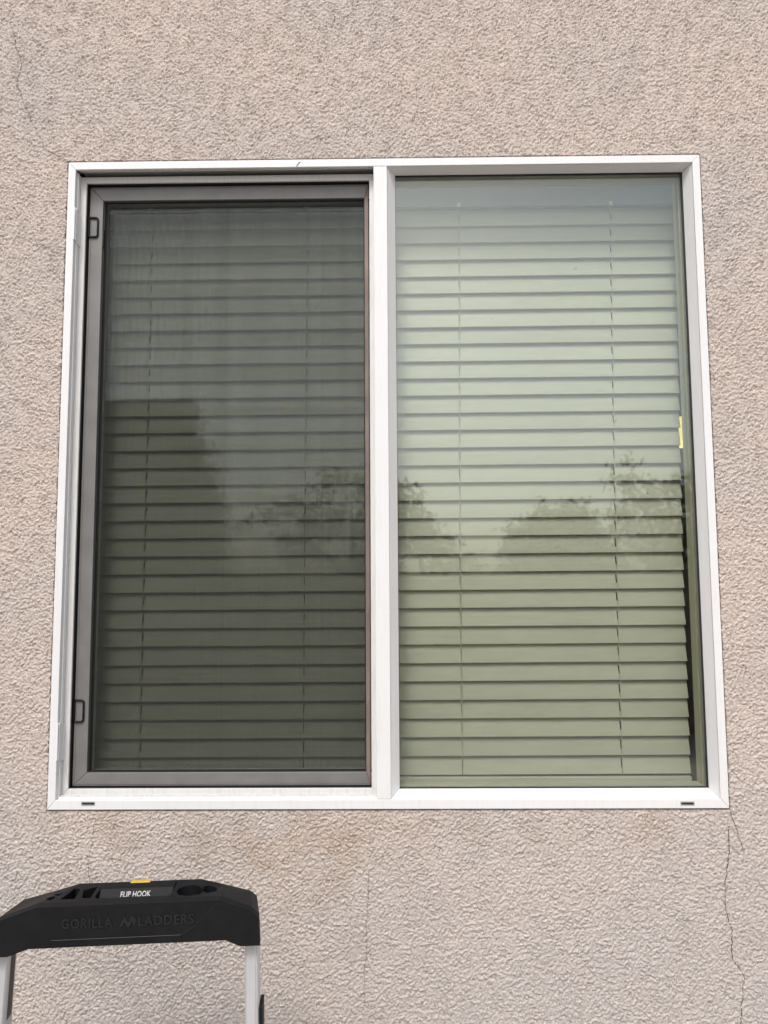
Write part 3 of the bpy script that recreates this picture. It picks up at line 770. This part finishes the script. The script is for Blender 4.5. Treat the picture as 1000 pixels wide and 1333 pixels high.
# hinge brackets, steps, rear legs
zh = LZ - 0.155
for s in (-1, 1):
    v = [rail_pts(s, x, y, z) for z in (zh - 0.06, zh + 0.035) for x, y in ((0.2168, 0.026), (0.2225, 0.026), (0.2225, 0.068), (0.2168, 0.068))]
    lmesh('hinge_bracket', v, [(0, 1, 2, 3), (7, 6, 5, 4), (0, 4, 5, 1), (1, 5, 6, 2), (2, 6, 7, 3), (3, 7, 4, 0)], M['black_plastic'], lad, 0.002)
    xa = 0.200 + SP * 0.2
    v = []
    for (z, y, x) in ((zh - 0.10, 0.062, xa), (0.03, 0.290, xa + 0.02)):
        v += [(s * (x - 0.010), y, z), (s * (x + 0.010), y, z), (s * (x + 0.010), y + 0.030, z), (s * (x - 0.010), y + 0.030, z)]
    lmesh('rear_leg', v, [(0, 1, 2, 3), (7, 6, 5, 4), (0, 4, 5, 1), (1, 5, 6, 2), (2, 6, 7, 3), (3, 7, 4, 0)], M['alu'], lad, 0.002)
    x = xa + 0.02
    lbox('foot', min(s * (x - 0.014), s * (x + 0.014)), max(s * (x - 0.014), s * (x + 0.014)), 0.286, 0.328, 0.0, 0.05, M['rubber'], lad, 0.003)
for z in (0.24, 0.48, 0.72):
    d = LZ - z; w = 0.190 + SP * d
    y = 0.02 - TL * d
    lbox('step', -w, w, y, y + 0.085 + 0.05 * (z > 0.7), z - 0.028, z, M['black_plastic'], lad, 0.004)

# ------------------------------------------------------------------ what the glass mirrors: yard wall, neighbouring house, trees
gw = empty('garden_wall', (0, -6.5, 0), 'low block garden wall across the yard, mirrored dark in the lower panes', 'wall')
gw['kind'] = 'thing'
box('wall_body', -14, 14, -6.6, -6.42, 0, 1.62, M['block'], gw)
box('wall_coping', -14, 14, -6.64, -6.38, 1.622, 1.68, M['block'], gw, 0.01)

nh = empty('neighbour_house', (-5.2, -9.5, 0), 'dark house corner mirrored in the left pane behind the screen', 'house')
box('house_body', -8.2, -2.52, -7.85, -7.55, 0, 3.698, M['house_paint'], nh)
box('house_body', -8.2, -4.60, -12.5, -7.851, 0, 3.55, M['house_paint'], nh)
box('fascia', -8.5, -2.48, -7.88, -7.48, 3.70, 3.89, M['house_paint'], nh, 0.01)
v = [(-8.5, -7.48, 3.892), (-4.3, -7.48, 3.892), (-4.3, -12.8, 3.892), (-8.5, -12.8, 3.892), (-6.6, -9.6, 4.35), (-6.2, -10.5, 4.35)]
recalc(mesh_obj('roof', v, [(0, 1, 4), (1, 2, 5, 4), (2, 3, 5), (3, 0, 4, 5), (0, 3, 2, 1)], M['roof_tile'], nh))
wn_ = box('house_window', -5.6, -4.4, -7.55, -7.50, 1.2, 2.4, M['vinyl'], nh, 0.005)
box('window_pane', -5.52, -4.48, -7.502, -7.495, 1.28, 2.32, M['gasket'], wn_)

def tree(name, label, loc, trunk_h, blobs, nleaf, leaf, mat, group='trees beyond the garden wall'):
    e = empty(name, loc, label, 'tree', group)
    lx, ly, _ = loc
    vv, ff = [], []
    def add(path, rad):
        v_, f_ = tube_geo(path, rad, 7); o_ = len(vv)
        vv.extend(v_); ff.extend([tuple(i + o_ for i in f) for f in f_])
    add([(lx, ly, 0), (lx + 0.04, ly, trunk_h * 0.5), (lx, ly + 0.03, trunk_h)], [0.12, 0.09, 0.06])
    for (bx, by, bz, rx_, ry_, rz_) in blobs:
        add([(lx, ly, trunk_h * 0.8), (lx + bx * 0.5, ly + by * 0.5, (trunk_h * 0.8 + bz) / 2 + 0.1), (lx + bx, ly + by, bz)], [0.055, 0.035, 0.012])
    recalc(mesh_obj('trunk', vv, ff, M['bark'], e, smooth=True))
    rg = np.random.default_rng(abs(hash(name + str(loc[0]))) % 1000 if False else int(abs(loc[0]) * 97 + 5))
    lv_, lf_ = [], []
    tot = sum(b[3] * b[4] * b[5] for b in blobs)
    for (bx, by, bz, rx_, ry_, rz_) in blobs:
        n = int(nleaf * rx_ * ry_ * rz_ / tot)
        # leaves gather in twig clumps
        nc = max(6, n // 22)
        d = rg.standard_normal((nc, 3)); d /= np.linalg.norm(d, axis=1)[:, None]
        rad = rg.uniform(0.45, 1.08, nc)[:, None]
        cen = d * rad * np.array([rx_, ry_, rz_]) + np.array([lx + bx, ly + by, bz])
        for c in cen:
            for k in range(22):
                p = c + rg.standard_normal(3) * 0.085
                a1 = rg.standard_normal(3); a1 /= np.linalg.norm(a1)
                a2 = np.cross(a1, rg.standard_normal(3)); a2 /= np.linalg.norm(a2) + 1e-9
                s_ = leaf * rg.uniform(0.6, 1.3)
                o_ = len(lv_)
                lv_ += [p - a1 * s_, p + a2 * s_ * 0.45, p + a1 * s_, p - a2 * s_ * 0.45]
                lf_.append((o_, o_ + 1, o_ + 2, o_ + 3))
    o = mesh_obj('crown', lv_, lf_, mat, e)
    tag(o, kind='stuff')
    return e
tree('cypress_tree', 'broad conical evergreen before the house corner mirrored in the left pane', (-2.42, -7.10, 0), 1.5,
     [(0, 0, 1.9, 0.48, 0.4, 0.55), (0, 0, 2.4, 0.38, 0.35, 0.4), (0, 0, 2.8, 0.28, 0.28, 0.35), (-0.02, 0, 3.15, 0.19, 0.2, 0.3), (-0.04, 0, 3.5, 0.10, 0.12, 0.25)], 7000, 0.05, M['leaf_a'])
tree('leafy_tree', 'broad leafy tree mirrored in the right half of the left pane', (-0.6, -9.6, 0), 2.0,
     [(-0.9, 0, 2.35, 0.8, 0.7, 0.5), (0.0, 0.1, 2.75, 0.85, 0.7, 0.62), (0.75, 0, 2.6, 0.7, 0.6, 0.62), (0.2, 0, 2.1, 1.2, 0.7, 0.45)], 2800, 0.06, M['leaf_b'])
tree('leafy_tree', 'loose leafy tree mirrored along the left edge of the right pane', (0.55, -9.2, 0), 1.7,
     [(-0.35, 0, 2.55, 0.36, 0.4, 0.45), (0.05, 0.1, 2.10, 0.40, 0.4, 0.32), (0.35, 0, 1.85, 0.30, 0.3, 0.22)], 800, 0.06, M['leaf_b'])
tree('round_tree', 'dense round topped tree mirrored in the middle of the right pane', (2.35, -8.8, 0), 1.4,
     [(0, 0, 1.85, 0.82, 0.75, 0.80), (-0.3, 0, 1.9, 0.5, 0.5, 0.5), (0.35, 0, 1.8, 0.5, 0.5, 0.5)], 9000, 0.055, M['leaf_a'])
tree('leafy_tree', 'tall ragged leafy tree mirrored at the right end of the right pane', (3.75, -9.0, 0), 2.0,
     [(-0.15, 0, 2.75, 0.55, 0.5, 0.6), (0.35, 0, 2.5, 0.6, 0.5, 0.6), (-0.4, 0, 2.1, 0.45, 0.5, 0.4), (0.6, 0, 2.0, 0.6, 0.5, 0.5)], 2200, 0.06, M['leaf_b'])
